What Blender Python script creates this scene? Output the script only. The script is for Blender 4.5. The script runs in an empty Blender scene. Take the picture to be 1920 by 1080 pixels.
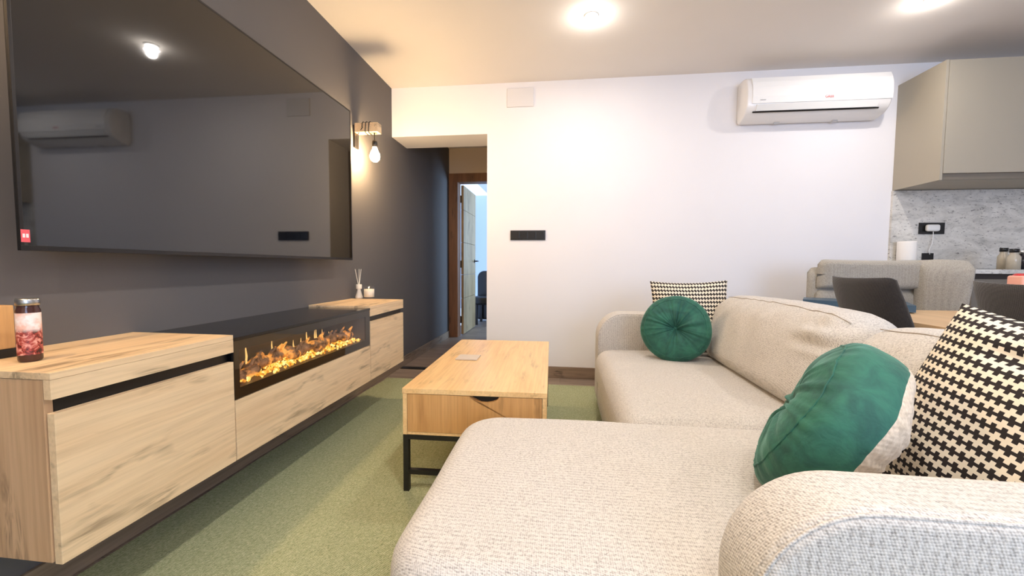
import bpy, bmesh, math, random
from mathutils import Vector, Matrix, noise
random.seed(7)
S = bpy.context.scene
COL = S.collection
PI = math.pi

# ---------------------------------------------------------------- camera
F, YAW, PITCH, ROLL, CH = 756.88, .1215, .0547, .0067, .98
def cam_axes():
    cy, sy, cp, sp = math.cos(YAW), math.sin(YAW), math.cos(PITCH), math.sin(PITCH)
    fwd = Vector((-sy*cp, cy*cp, -sp)); right = Vector((cy, sy, 0)); up = right.cross(fwd)
    cr, sr = math.cos(ROLL), math.sin(ROLL)
    return right*cr + up*sr, -right*sr + up*cr, fwd
r_, u_, f_ = cam_axes()
cd = bpy.data.cameras.new('camera'); cam = bpy.data.objects.new('camera', cd); COL.objects.link(cam)
cd.sensor_width = 36; cd.sensor_fit = 'HORIZONTAL'; cd.lens = F/1920*36; cd.clip_start = .02
m = Matrix.Identity(4)
for i in range(3): m[i][0] = r_[i]; m[i][1] = u_[i]; m[i][2] = -f_[i]
m[2][3] = CH
cam.matrix_world = m
S.camera = cam

# ---------------------------------------------------------------- world, lights, exposure
S.view_settings.view_transform = 'Standard'; S.view_settings.look = 'None'
S.view_settings.gamma = 1; S.view_settings.use_curve_mapping = False
S.view_settings.exposure = 0.3
w = bpy.data.worlds.new('world'); S.world = w; w.use_nodes = True
bg = w.node_tree.nodes['Background']; bg.inputs[0].default_value = (.45, .62, 1, 1); bg.inputs[1].default_value = 2.0

def light(name, kind, loc, power, color, size=.05, rot=(0,0,0), sy=None):
    d = bpy.data.lights.new(name, kind); d.energy = power; d.color = color
    if kind == 'AREA':
        d.size = size
        if sy: d.shape = 'RECTANGLE'; d.size_y = sy
    else: d.shadow_soft_size = size
    o = bpy.data.objects.new(name, d); o.location = loc; o.rotation_euler = rot; COL.objects.link(o); return o
SPOT_C = (1, .93, .86)
SPOTS = [(.165, 2.66), (2.12, 2.70), (.165, .55), (2.12, .55), (.165, -1.3)]
SPOT_P = [(1.8, 7.0), (1.8, 6.4), (8, 11), (5, 7), (9, 8)]     # bare bulb glow, downward beam
for (x, y), (p, q) in zip(SPOTS, SPOT_P):
    light('downlight_light', 'POINT', (x, y, 2.49), p, SPOT_C, .03)
    light('downlight_beam', 'AREA', (x, y, 2.515), q, SPOT_C, .05)
light('overhead_fill', 'POINT', (.7, .1, 2.2), 15, (1, .95, .90), .1)  # added fill without a fixture, brightens ceiling and room from above
light('window_daylight', 'AREA', (1.9, -2.26, 1.45), 60, (.50, .68, 1), 2.0, (PI/2, 0, 0), 1.5)
light('bedroom_daylight', 'AREA', (1.45, 7.2, 1.5), 110, (.45, .68, 1), 1.4, (0, PI/2, 0), 1.4)

# ---------------------------------------------------------------- material helpers
def srgb(r, g, b):
    f = lambda c: c/12.92 if c <= .04045 else ((c+.055)/1.055)**2.4
    return (f(r/255), f(g/255), f(b/255), 1)
def mat(name, col, rough=.5, metal=0, **kw):
    M = bpy.data.materials.new(name); M.use_nodes = True
    b = M.node_tree.nodes['Principled BSDF']
    b.inputs['Base Color'].default_value = col; b.inputs['Roughness'].default_value = rough; b.inputs['Metallic'].default_value = metal
    for k, v in kw.items(): b.inputs[k.replace('_', ' ')].default_value = v
    return M
class N:
    def __init__(s, M): s.t = M.node_tree; s.n = s.t.nodes; s.b = s.n['Principled BSDF']
    def new(s, t, **kw):
        n = s.n.new(t)
        for k, v in kw.items(): setattr(n, k, v)
        return n
    def link(s, a, b): s.t.links.new(a, b)
    def math(s, op, a, b=None, c=None):
        n = s.n.new('ShaderNodeMath'); n.operation = op
        for i, v in enumerate((a, b, c)):
            if v is None: continue
            if isinstance(v, (int, float)): n.inputs[i].default_value = v
            else: s.link(v, n.inputs[i])
        return n.outputs[0]
    def coords(s, scale=(1,1,1), rot=(0,0,0), kind='Object', loc=(0,0,0)):
        tc = s.new('ShaderNodeTexCoord'); mp = s.new('ShaderNodeMapping')
        mp.inputs['Scale'].default_value = scale; mp.inputs['Rotation'].default_value = rot; mp.inputs['Location'].default_value = loc
        s.link(tc.outputs[kind], mp.inputs[0]); return mp.outputs[0]
    def noise(s, vec, scale, detail=4, rough=.5, dist=0):
        n = s.new('ShaderNodeTexNoise'); n.inputs['Scale'].default_value = scale; n.inputs['Detail'].default_value = detail
        n.inputs['Roughness'].default_value = rough; n.inputs['Distortion'].default_value = dist
        if vec: s.link(vec, n.inputs['Vector'])
        return n.outputs[0]
    def ramp(s, fac, stops):
        n = s.new('ShaderNodeValToRGB'); e = n.color_ramp.elements
        while len(e) < len(stops): e.new(.5)
        for el, (p, c) in zip(e, stops): el.position = p; el.color = c
        s.link(fac, n.inputs[0]); return n.outputs[0]
    def mix(s, fac, a, b, mode='MIX'):
        n = s.new('ShaderNodeMix', data_type='RGBA', blend_type=mode)
        for sock, v in ((n.inputs[0], fac), (n.inputs[6], a), (n.inputs[7], b)):
            if isinstance(v, (int, float, tuple)): sock.default_value = v
            else: s.link(v, sock)
        return n.outputs[2]
    def bump(s, h, strength=.3, dist=.002):
        n = s.new('ShaderNodeBump'); n.inputs['Strength'].default_value = strength; n.inputs['Distance'].default_value = dist
        s.link(h, n.inputs['Height']); s.link(n.outputs[0], s.b.inputs['Normal'])
    def base(s, c): s.link(c, s.b.inputs['Base Color'])

def paint(name, col, rough=.85, b=.15):
    M = mat(name, col, rough); n = N(M); v = n.coords()
    h = n.noise(v, 160, 3); n.bump(h, b, .001)
    n.base(n.mix(n.noise(v, 2.2, 3), tuple(c*.97 for c in col[:3])+(1,), tuple(min(1, c*1.02) for c in col[:3])+(1,)))
    return M
def wood(name, axis, light_, mid, dark, rough=.5, k=1.0, knots=True, kf=.8):
    """axis: grain direction index"""
    M = mat(name, mid, rough); n = N(M)
    def sc(a, b): return tuple(a if i == axis else b for i in range(3))
    v = n.coords(sc(1.1*k, 9*k))
    big = n.noise(v, 1.0, 5, .55, .6)
    fine = n.noise(n.coords(sc(3*k, 90*k)), 1.0, 4, .6)
    c = n.ramp(big, [(.28, dark), (.42, mid), (.62, light_), (.8, mid)])
    c = n.mix(n.ramp(fine, [(.35, (1,1,1,1)), (.62, (0,0,0,1))]), c, tuple(x*.72 for x in mid[:3])+(1,), 'MIX') if False else n.mix(.35, c, n.ramp(fine, [(.3, tuple(x*.62 for x in mid[:3])+(1,)), (.6, light_)]))
    if knots:
        kn = n.noise(n.coords(sc(2.6*k, 10*k), loc=(3.3, 1.7, 5.1)), 1.0, 2, .4, 1.2)
        kk = n.ramp(kn, [(.56, (0,0,0,1)), (.68, (1,1,1,1))])
        st = n.noise(n.coords(sc(6*k, 60*k)), 1.0, 3, .7, .5)
        st = n.ramp(st, [(.42, (0,0,0,1)), (.62, (1,1,1,1))])
        f = n.math('MULTIPLY', n.math('MULTIPLY', kk, st), kf)
        c = n.mix(f, c, tuple(x*.30 for x in mid[:3])+(1,))
    n.base(c); n.bump(fine, .12, .001)
    return M
def fabric(name, c1, c2, cell=.0042, contrast=.55, noise_s=300, bump=.5):
    M = mat(name, c1, .95); n = N(M); b = n.b
    b.inputs['Sheen Weight'].default_value = .25; b.inputs['Sheen Roughness'].default_value = .5
    tc = n.coords(); sp = n.new('ShaderNodeSeparateXYZ'); n.link(tc, sp.inputs[0]); x, y, z = sp.outputs
    k = 2*PI/cell
    sx, sy, sz = [n.math('SINE', n.math('MULTIPLY', n.math('ADD', c_, n.math('MULTIPLY', d_, .35)), k)) for c_, d_ in ((x, z), (y, x), (z, y))]
    wv = n.math('MULTIPLY_ADD', n.math('ADD', n.math('ADD', sx, sy), sz), .2, .5)
    ns = n.noise(tc, noise_s, 3, .6); big = n.noise(tc, 170, 2, .6)
    f = n.math('ADD', n.math('MULTIPLY', wv, contrast), n.math('MULTIPLY', n.math('SUBTRACT', n.math('ADD', ns, big), .62), 1.1))
    c = n.mix(n.ramp(f, [(.2, (0,0,0,1)), (.8, (1,1,1,1))]), c2, c1)
    n.base(c); n.bump(wv, bump, .0015)
    return M
def velvet(name, c1, c2):
    M = mat(name, c1, .75); n = N(M); b = n.b
    b.inputs['Sheen Weight'].default_value = .45; b.inputs['Sheen Roughness'].default_value = .35
    b.inputs['Sheen Tint'].default_value = (.45, .8, .68, 1)
    v = n.coords(); f = n.noise(v, 16, 4, .6, .8)
    n.base(n.mix(n.ramp(f, [(.35, (0,0,0,1)), (.65, (1,1,1,1))]), c1, c2))
    n.bump(n.noise(v, 34, 3, .6, .5), .35, .006)
    return M
def emis(name, col, s):
    M = mat(name, (0,0,0,1)); b = M.node_tree.nodes['Principled BSDF']
    b.inputs['Emission Color'].default_value = col; b.inputs['Emission Strength'].default_value = s; return M
def glass(name, tint=(1,1,1,1), rough=0.0, ior=1.45):
    M = bpy.data.materials.new(name); M.use_nodes = True; t = M.node_tree; t.nodes.clear()
    o = t.nodes.new('ShaderNodeOutputMaterial'); mx = t.nodes.new('ShaderNodeMixShader')
    a = t.nodes.new('ShaderNodeBsdfTransparent'); a.inputs[0].default_value = tint
    g = t.nodes.new('ShaderNodeBsdfGlossy'); g.inputs['Roughness'].default_value = rough
    fr = t.nodes.new('ShaderNodeFresnel'); fr.inputs[0].default_value = ior
    ge = t.nodes.new('ShaderNodeNewGeometry'); mu = t.nodes.new('ShaderNodeMath'); mu.operation = 'SUBTRACT'; mu.inputs[0].default_value = 1; t.links.new(ge.outputs['Backfacing'], mu.inputs[1])
    m2 = t.nodes.new('ShaderNodeMath'); m2.operation = 'MULTIPLY'; t.links.new(fr.outputs[0], m2.inputs[0]); t.links.new(mu.outputs[0], m2.inputs[1])
    t.links.new(m2.outputs[0], mx.inputs[0]); t.links.new(a.outputs[0], mx.inputs[1]); t.links.new(g.outputs[0], mx.inputs[2]); t.links.new(mx.outputs[0], o.inputs[0])
    return M

def houndstooth(name, nu):
    M = mat(name, (1,1,1,1), .9); n = N(M)
    tc = n.new('ShaderNodeTexCoord'); sp = n.new('ShaderNodeSeparateXYZ'); n.link(tc.outputs['UV'], sp.inputs[0])
    u, v = sp.outputs[0], sp.outputs[1]
    row = n.math('FLOORED_MODULO', n.math('FLOOR', n.math('MULTIPLY', v, nu*.70)), 4)
    iu = n.math('MULTIPLY', u, nu)
    sh = n.math('MULTIPLY', n.math('GREATER_THAN', row, 2.5), -.6)
    xx = n.math('LESS_THAN', n.math('FLOORED_MODULO', n.math('ADD', iu, sh), 4), 2)
    odd = n.math('GREATER_THAN', n.math('FLOORED_MODULO', row, 2), .5)
    blk = n.math('MAXIMUM', n.math('LESS_THAN', row, .5), n.math('MULTIPLY', odd, xx))
    n.base(n.mix(blk, srgb(238, 226, 204), srgb(38, 30, 28)))
    n.bump(n.noise(tc.outputs['Object'], 260, 2), .3, .001)
    return M

M_WALL = paint('white_wall_paint', srgb(238, 236, 238))
M_CEIL = paint('ceiling_paint', srgb(238, 232, 226))
M_DARK = paint('charcoal_wall_paint', srgb(98, 95, 94), .8)
M_OAKY = wood('light_oak_grain_along', 1, srgb(234, 206, 166), srgb(222, 188, 146), srgb(188, 152, 112))
M_OAKZ = wood('light_oak_grain_upright_shaded', 2, srgb(208, 172, 134), srgb(192, 154, 116), srgb(160, 124, 90))  # same oak toned down: shade of the cabinet ends is in the colour
M_TABY = wood('golden_oak_grain_along', 1, srgb(244, 206, 148), srgb(236, 194, 134), srgb(222, 174, 114), .35, 1.3, True, .4)
M_TABZ = wood('golden_oak_grain_upright_shaded', 2, srgb(216, 166, 106), srgb(200, 148, 88), srgb(170, 118, 64), .45)  # darker than the tabletop oak, the dim table end painted in
M_BASEB = wood('grey_brown_skirting_wood', 1, srgb(160, 140, 118), srgb(138, 118, 98), srgb(100, 84, 70), .5)
M_BASEX = wood('grey_brown_skirting_wood_across', 0, srgb(150, 128, 108), srgb(128, 108, 90), srgb(94, 78, 64), .5)
M_FRAME = wood('brown_door_wood', 2, srgb(140, 96, 64), srgb(118, 78, 52), srgb(84, 54, 36), .5)
M_LEAF = wood('pale_oak_door_wood', 2, srgb(180, 156, 120), srgb(158, 134, 98), srgb(120, 98, 70), .5)
M_SOFA = fabric('beige_woven_upholstery', srgb(214, 208, 200), srgb(148, 141, 134), .0042, .5)
M_SEAM = mat('taupe_seam_thread', srgb(168, 156, 142), .9)
M_VELV = velvet('green_velvet', srgb(26, 78, 68), srgb(44, 106, 86))
M_PLUSH = fabric('cream_plush', srgb(226, 208, 184), srgb(196, 176, 150), .01, .2, 90)
M_HOUND = houndstooth('black_and_cream_houndstooth', 100)
M_HOUNDF = M_HOUND
M_BLACK = mat('black_metal', srgb(22, 20, 20), .4)
M_BLACKP = mat('black_plastic', srgb(14, 14, 16), .35)
M_WHITEP = mat('white_plastic', srgb(238, 238, 236), .3)
M_GREYP = mat('light_grey_plastic', srgb(205, 205, 205), .5)
M_CHAIR = fabric('charcoal_chair_fabric', srgb(52, 46, 42), srgb(34, 30, 30), .005, .3)
M_BENCH = fabric('light_grey_bench_fabric', srgb(178, 172, 160), srgb(142, 136, 126), .005, .3)
M_SLATE = mat('slate_blue_laminate', srgb(62, 88, 108), .35)
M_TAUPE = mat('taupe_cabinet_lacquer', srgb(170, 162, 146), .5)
M_TAUPED = mat('dark_taupe_lacquer', srgb(120, 112, 100), .6)  # darker taupe for the grip recess and the base unit fronts
M_STEEL = mat('brushed_steel', srgb(190, 190, 190), .3, 1)
M_DKBR = mat('dark_brown_plinth', srgb(50, 40, 36), .5)
M_TABLETOP = wood('pale_beech', 1, srgb(226, 192, 150), srgb(214, 178, 134), srgb(200, 162, 118), .4, knots=False)
M_GLASS = glass('clear_glass')
M_SMOKE = glass('fireplace_glass', (.92, .9, .88, 1), .02, 1.6)
M_WAX = mat('cream_wax', srgb(248, 240, 222), .5)
M_REED = mat('white_reed', srgb(240, 232, 215), .6)

# floor planks
M_FLOOR = mat('grey_brown_floor_planks', srgb(130, 116, 104), .45); n = N(M_FLOOR)
br = n.new('ShaderNodeTexBrick'); n.link(n.coords(), br.inputs[0])
br.inputs['Color1'].default_value = srgb(150, 132, 116); br.inputs['Color2'].default_value = srgb(112, 98, 88)
br.inputs['Mortar'].default_value = srgb(62, 54, 48); br.inputs['Scale'].default_value = 1; br.inputs['Mortar Size'].default_value = .0025
br.inputs['Brick Width'].default_value = 1.2; br.inputs['Row Height'].default_value = .16
g = n.noise(n.coords((3, 45, 1)), 1, 5, .65, .4)
n.base(n.mix(.55, br.outputs[0], n.ramp(g, [(.3, srgb(84, 74, 66)), (.65, srgb(170, 152, 136))])))
# rug
M_RUG = mat('sage_green_woven_rug', srgb(140, 150, 104), .95); n = N(M_RUG); v = n.coords()
wv = n.new('ShaderNodeTexWave'); wv.inputs['Scale'].default_value = 42; wv.inputs['Distortion'].default_value = 5; wv.inputs['Detail'].default_value = 3; wv.inputs['Detail Scale'].default_value = 4
n.link(n.coords((1, 1, 1), (0, 0, .5)), wv.inputs[0])
ns = n.noise(v, 95, 4, .7); f = n.math('ADD', n.math('MULTIPLY', wv.outputs[1], .35), n.math('MULTIPLY', ns, .75))
n.base(n.ramp(f, [(.25, srgb(122, 132, 92)), (.55, srgb(168, 174, 132)), (.85, srgb(206, 206, 168))])); n.bump(f, .9, .004)
# granite
M_GRAN = mat('pale_granite', srgb(214, 210, 200), .3); n = N(M_GRAN)
v = n.coords((1, 1, 2.2), (0, .25, 0))
a_ = n.noise(v, 5, 8, .7, 1.0); b_ = n.noise(v, 38, 5, .75, .4)
c = n.ramp(a_, [(.3, srgb(176, 174, 168)), (.5, srgb(212, 209, 202)), (.7, srgb(232, 229, 222))])
c = n.mix(n.ramp(b_, [(.34, (1,1,1,1)), (.43, (0,0,0,1))]), c, srgb(96, 92, 90)); n.base(c)
# TV glass
M_SCREEN = mat('tv_screen_glass', srgb(10, 10, 12), .035); N(M_SCREEN).b.inputs['IOR'].default_value = 1.62
M_SCREEN.node_tree.nodes['Principled BSDF'].inputs['Specular IOR Level'].default_value = .75
# embers
M_EMBER = mat('glowing_embers', (.05, .02, .01, 1), .8); n = N(M_EMBER)
e = n.noise(n.coords(), 45, 3, .6)
n.link(n.ramp(e, [(.35, (.4, .10, .01, 1)), (.5, (1, .46, .05, 1)), (.62, (1, .78, .3, 1))]), n.b.inputs['Emission Color'])
n.b.inputs['Emission Strength'].default_value = 1.5
M_LOG = mat('charred_glowing_log', srgb(86, 52, 32), .85); n = N(M_LOG)
e = n.noise(n.coords(), 30, 4, .65, .5)
n.base(n.ramp(e, [(.35, srgb(74, 48, 36)), (.6, srgb(196, 150, 112))]))
n.link(n.ramp(n.noise(n.coords(loc=(4, 2, 1)), 22, 3, .6), [(.50, (0, 0, 0, 1)), (.60, (1, .34, .03, 1)), (.72, (1, .65, .15, 1))]), n.b.inputs['Emission Color'])
n.b.inputs['Emission Strength'].default_value = .8
M_FLAME = emis('flame_glow', (1, .55, .18, 1), 1.2)
M_BULB = emis('warm_bulb_glow', (1, .68, .36, 1), 430)
M_SPOTE = emis('spot_glow', (1, .93, .85, 1), 60)

# ---------------------------------------------------------------- mesh helpers
def obj(name, bm, M=None, parent=None, smooth=False, mats=None):
    me = bpy.data.meshes.new(name); bmesh.ops.recalc_face_normals(bm, faces=bm.faces); bm.to_mesh(me); bm.free()
    for mm in (mats or [M]): me.materials.append(mm)
    if smooth:
        for p in me.polygons: p.use_smooth = True
    o = bpy.data.objects.new(name, me); COL.objects.link(o)
    if parent: o.parent = parent
    return o
def tag(o, label=None, cat=None, group=None, kind=None):
    if label: o['label'] = label
    if cat: o['category'] = cat
    if group: o['group'] = group
    if kind: o['kind'] = kind
    return o
def thing(name, label, cat, loc=(0,0,0), rz=0, group=None):
    o = bpy.data.objects.new(name, None); o.empty_display_size = .05; COL.objects.link(o)
    o.location = loc; o.rotation_euler = (0, 0, rz); return tag(o, label, cat, group)
def box(bm, x0, x1, y0, y1, z0, z1, bev=0, M=None, mi=0):
    mtx = Matrix.Translation(((x0+x1)/2, (y0+y1)/2, (z0+z1)/2)) @ Matrix.Diagonal((abs(x1-x0), abs(y1-y0), abs(z1-z0), 1))
    if M: mtx = M @ mtx
    r = bmesh.ops.create_cube(bm, size=1, matrix=mtx); vs = r['verts']
    if bev:
        es = list({e for v in vs for e in v.link_edges})
        r = bmesh.ops.bevel(bm, geom=es, offset=bev, segments=2, affect='EDGES', profile=.7)
    return bm
def nb(): return bmesh.new()
def B(x0, x1, y0, y1, z0, z1, bev=0): return box(nb(), x0, x1, y0, y1, z0, z1, bev)
def lathe(bm, prof, n=32, c=(0,0,0), axis='z'):
    rings = []
    for r, z in prof:
        if r < 1e-6: rings.append([bm.verts.new(P3(0, 0, z, c, axis))])
        else: rings.append([bm.verts.new(P3(r*math.cos(2*PI*i/n), r*math.sin(2*PI*i/n), z, c, axis)) for i in range(n)])
    for a, b in zip(rings, rings[1:]):
        for i in range(n):
            j = (i+1) % n
            if len(a) == 1 and len(b) == 1: break
            if len(a) == 1: bm.faces.new((a[0], b[i], b[j]))
            elif len(b) == 1: bm.faces.new((a[i], a[j], b[0]))
            else: bm.faces.new((a[i], a[j], b[j], b[i]))
    return bm
def P3(x, y, z, c, axis):
    if axis == 'z': p = (x, y, z)
    elif axis == 'x': p = (z, x, y)
    else: p = (y, z, x)
    return Vector(p) + Vector(c)
def tube(bm, pts, r, n=8, closed=False, cap=True):
    pts = [Vector(p) for p in pts]; rings = []; N_ = len(pts)
    up = Vector((0, 0, 1)); prev = None
    for i, p in enumerate(pts):
        a = pts[(i-1) % N_] if (closed or i > 0) else p; b = pts[(i+1) % N_] if (closed or i < N_-1) else p
        t = (b-a).normalized()
        if prev is None:
            ref = up if abs(t.dot(up)) < .9 else Vector((1, 0, 0)); s = t.cross(ref).normalized()
        else: s = (prev - t*prev.dot(t)).normalized()
        prev = s; q = t.cross(s); rr = r[i] if isinstance(r, (list, tuple)) else r
        rings.append([bm.verts.new(p + (s*math.cos(2*PI*k/n) + q*math.sin(2*PI*k/n))*rr) for k in range(n)])
    pr = list(zip(rings, rings[1:])) + ([(rings[-1], rings[0])] if closed else [])
    for a, b in pr:
        for k in range(n): bm.faces.new((a[k], a[(k+1) % n], b[(k+1) % n], b[k]))
    if cap and not closed: bm.faces.new(rings[0]); bm.faces.new(rings[-1])
    return bm
def ticks(L, r, seg):
    h = L/2; i = max(h-r, .0001)
    off = [r*math.tan(math.radians(a)) for a in (0, 9, 18, 27, 36, 45)]
    mid = [-i + 2*i*k/seg for k in range(1, seg)]
    return [-i-o for o in reversed(off)] + mid + [i+o for o in off]
def rbox(size, r, seg=(8,8,8), fn=None):
    """soft box: rounded edges of radius r, centred; fn deforms each point"""
    bm = nb(); T = [ticks(size[k], r, seg[k]) for k in range(3)]; cache = {}
    inner = [max(size[k]/2-r, .0001) for k in range(3)]
    def V(p):
        key = tuple(round(c, 6) for c in p)
        if key not in cache:
            q = Vector([max(-inner[k], min(inner[k], p[k])) for k in range(3)]); d = Vector(p)-q
            P = q + d.normalized()*r if d.length > 1e-9 else q
            cache[key] = bm.verts.new(fn(P, Vector([P[k]/(size[k]/2) for k in range(3)])) if fn else P)
        return cache[key]
    for ax in range(3):
        a, b = [k for k in range(3) if k != ax]
        for s in (-1, 1):
            for i in range(len(T[a])-1):
                for j in range(len(T[b])-1):
                    qs = []
                    for (ii, jj) in ((i, j), (i+1, j), (i+1, j+1), (i, j+1)):
                        p = [0, 0, 0]; p[ax] = s*(inner[ax]+r); p[a] = T[a][ii]; p[b] = T[b][jj]; qs.append(V(p))
                    if len(set(qs)) == 4: bm.faces.new(qs)
    return bm
def rounded_outline(x0, x1, y0, y1, rad, n=10):
    """rad: radii for corners (x0,y0),(x1,y0),(x1,y1),(x0,y1); counter-clockwise"""
    pts = []
    for (cx, cy, r, a0) in ((x0+rad[0], y0+rad[0], rad[0], PI), (x1-rad[1], y0+rad[1], rad[1], 1.5*PI), (x1-rad[2], y1-rad[2], rad[2], 0), (x0+rad[3], y1-rad[3], rad[3], .5*PI)):
        for k in range(n+1):
            a = a0 + .5*PI*k/n; pts.append((cx+r*math.cos(a), cy+r*math.sin(a)))
    # densify straight runs
    out = []
    for i, p in enumerate(pts):
        q = pts[(i+1) % len(pts)]; L = math.dist(p, q); out.append(p); m_ = int(L/.06)
        for k in range(1, m_): out.append((p[0]+(q[0]-p[0])*k/m_, p[1]+(q[1]-p[1])*k/m_))
    return out
def puck(bm, outline, w0, w1, r, place, crown=0, ring=6, r0=None):
    """outline swept from w0 to w1 with rounded rims; place(u,v,w)->point; crown lifts the w1 cap"""
    n = len(outline); cx = sum(p[0] for p in outline)/n; cy = sum(p[1] for p in outline)/n
    nor = []
    for i in range(n):
        a, b = outline[i-1], outline[(i+1) % n]; t = Vector((b[0]-a[0], b[1]-a[1]))
        t = t.normalized() if t.length else Vector((1, 0)); nor.append(Vector((t.y, -t.x)))
    r0 = r if r0 is None else r0
    prof = [(r0*(1-math.sin(a)), w0+r0*(1-math.cos(a))) for a in [.5*PI*k/ring for k in range(ring+1)]]
    prof += [(r*(1-math.cos(a)), w1-r*(1-math.sin(a))) for a in [.5*PI*k/ring for k in range(ring+1)]]
    rings = []
    for ins, w_ in prof:
        rings.append([bm.verts.new(place(p[0]-nn.x*ins, p[1]-nn.y*ins, w_)) for p, nn in zip(outline, nor)])
    base = [(p[0]-nn.x*r, p[1]-nn.y*r) for p, nn in zip(outline, nor)]
    for s in (.92, .8, .62, .4, .2):
        rings.append([bm.verts.new(place(cx+(p[0]-cx)*s, cy+(p[1]-cy)*s, w1+crown*(1-s*s))) for p in base])
    for a, b in zip(rings, rings[1:]):
        for i in range(n):
            j = (i+1) % n; bm.faces.new((a[i], a[j], b[j], b[i]))
    bm.faces.new(rings[0]); bm.faces.new(rings[-1])
    return bm
def kids(o): return [c for c in bpy.data.objects if c.parent == o]
def copy_tree(o, parent=None):
    c = o.copy(); COL.objects.link(c)
    if parent: c.parent = parent
    for ch in kids(o): copy_tree(ch, c)
    return c
def nz(p, s, seed=0): return noise.noise(Vector(p)*s + Vector((seed, seed*.7, 0)))

# ---------------------------------------------------------------- room shell
A, D, H = -1.524, 3.528, 2.55       # tv wall x, back wall y, ceiling z
YB, XR = -2.3, 4.6                  # wall behind the camera, right wall
HY = 5.385                          # door wall of the hallway
def struct(name, bm, M, parent=None):
    o = obj(name, bm, M, parent)
    if not parent: o['kind'] = 'structure'
    return o
struct('floor', B(A-.1, XR, YB, 9.2, -.1, 0), M_FLOOR)
struct('ceiling', B(A-.1, XR+.1, YB-.1, 9.3, H, H+.1), M_CEIL)
struct('wall_left', B(A-.12, A, YB, HY, 0, H), M_DARK)
bm = nb(); box(bm, -.657, XR, D, D+.35, 0, H); box(bm, A, -.657, D, D+.35, 2.125, H)
struct('wall_back', bm, M_WALL)
struct('wall_right', B(XR, XR+.12, YB, D+.35, 0, H), M_WALL)
bm = nb()     # wall behind the camera with its window opening
box(bm, A-.12, .9, YB-.15, YB, 0, H); box(bm, 2.9, XR, YB-.15, YB, 0, H); box(bm, .9, 2.9, YB-.15, YB, 0, .7); box(bm, .9, 2.9, YB-.15, YB, 2.2, H)
struct('wall_front', bm, M_WALL)
wf = nb()
for x0, x1, z0, z1 in ((.9, .96, .7, 2.2), (2.84, 2.9, .7, 2.2), (.9, 2.9, .7, .76), (.9, 2.9, 2.14, 2.2), (1.87, 1.93, .7, 2.2)): box(wf, x0, x1, YB-.12, YB-.06, z0, z1)
struct('window_1', wf, M_WHITEP)
# hallway and the room behind it
bm = nb(); box(bm, A-.12, -1.52, HY, HY+.12, 0, H); box(bm, -.62, 1.5, HY, HY+.12, 0, H); box(bm, -1.52, -.62, HY, HY+.12, 2.2, H)
struct('wall_hallway', bm, paint('hallway_beige_paint', srgb(214, 196, 176)))
struct('wall_hallway_right', B(.9, 1.0, D+.35, HY, 0, H), M_WALL)
bm = nb(); box(bm, A-.9, 1.6, 9.0, 9.1, 0, H); box(bm, A-1.0, A-.9, HY, 9.1, 0, H); box(bm, 1.5, 1.6, HY+.12, 9.0, 0, H)
struct('wall_bedroom', bm, paint('bedroom_paint', srgb(206, 214, 224)))
# door: frame + leaf
dr = bpy.data.objects.new('door_1', None); COL.objects.link(dr); dr['kind'] = 'structure'
bm = nb(); box(bm, -1.522, -1.40, HY-.025, HY+.14, 0, 2.2, .004); box(bm, -.72, -.60, HY-.025, HY+.14, 0, 2.2, .004); box(bm, -1.522, -.60, HY-.026, HY+.141, 2.1, 2.215, .004)
struct('door_frame', bm, M_FRAME, dr)
bm = nb()
for k, (z0, z1) in enumerate(((.012, .52), (.524, .85), (.854, 1.3), (1.304, 1.75), (1.754, 2.09))): box(bm, -1.397, -1.36, HY+.15, HY+.94, z0, z1, .003)
lf = struct('door_leaf', bm, M_LEAF, dr)
bm = nb(); tube(bm, [(-1.36, 6.24, 1.05), (-1.30, 6.24, 1.05), (-1.295, 6.12, 1.05)], .01); lathe(bm, [(0, -1.36), (.026, -1.36), (.026, -1.352), (0, -1.352)], 20, (0, 6.24, 1.05), 'x')
struct('door_handle', bm, M_BLACK, dr)
for z in (.22, 1.0, 1.9): struct('hinge', B(-1.402, -1.386, HY+.142, HY+.152, z-.05, z+.05, .002), M_BLACK, dr)
# black high-backed chair in the far room
t = thing('upholstered_chair', 'black high-backed chair seen through the open door in the far room', 'chair', (-1.05, 7.05, 0))
bm = nb(); puck(bm, rounded_outline(-.42, .42, .03, .89, (.03, .03, .12, .12)), -.06, .06, .03, lambda u, v, w_: Vector((u, w_, v))); obj('backrest', bm, M_BLACKP, t, True)
obj('seat', rbox((.8, .5, .14), .04, (3, 3, 2), lambda P, q: P+Vector((0, -.3, .4))), M_BLACKP, t, True)
for sx in (-1, 1):
    for y in (-.5, -.1): obj('leg', B(sx*.34-.02, sx*.34+.02, y-.02, y+.02, 0, .34, .003), M_BLACK, t)
# skirting, threshold
struct('baseboard_left', B(A, A+.014, YB, HY-.025, 0, .088, .003), M_BASEB)
struct('baseboard_back', B(-.657, 2.57, D-.014, D, 0, .1, .003), M_BASEX)
struct('trim_1', B(A+.02, -.66, 3.62, 3.69, 0, .006, .002), M_BLACK)   # dark threshold strip
# ---------------------------------------------------------------- ceiling lights
def downlight(x, y, label):
    t = thing('downlight', label, 'ceiling light', (x, y, H), 0, 'round spotlights in the ceiling')
    obj('trim_ring', lathe(nb(), [(.03, -.001), (.045, -.001), (.045, -.006), (.036, -.012), (.03, -.006), (.03, -.001)], 32), M_WHITEP, t, True)
    obj('lamp', lathe(nb(), [(0, -.001), (.027, -.001), (.027, -.022), (.02, -.027), (0, -.028)], 24), M_SPOTE, t, True)
downlight(*SPOTS[0], 'small round glowing ceiling spotlight above the coffee table')
downlight(*SPOTS[1], 'small round glowing ceiling spotlight nearest the air conditioner and kitchen cabinet')

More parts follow.
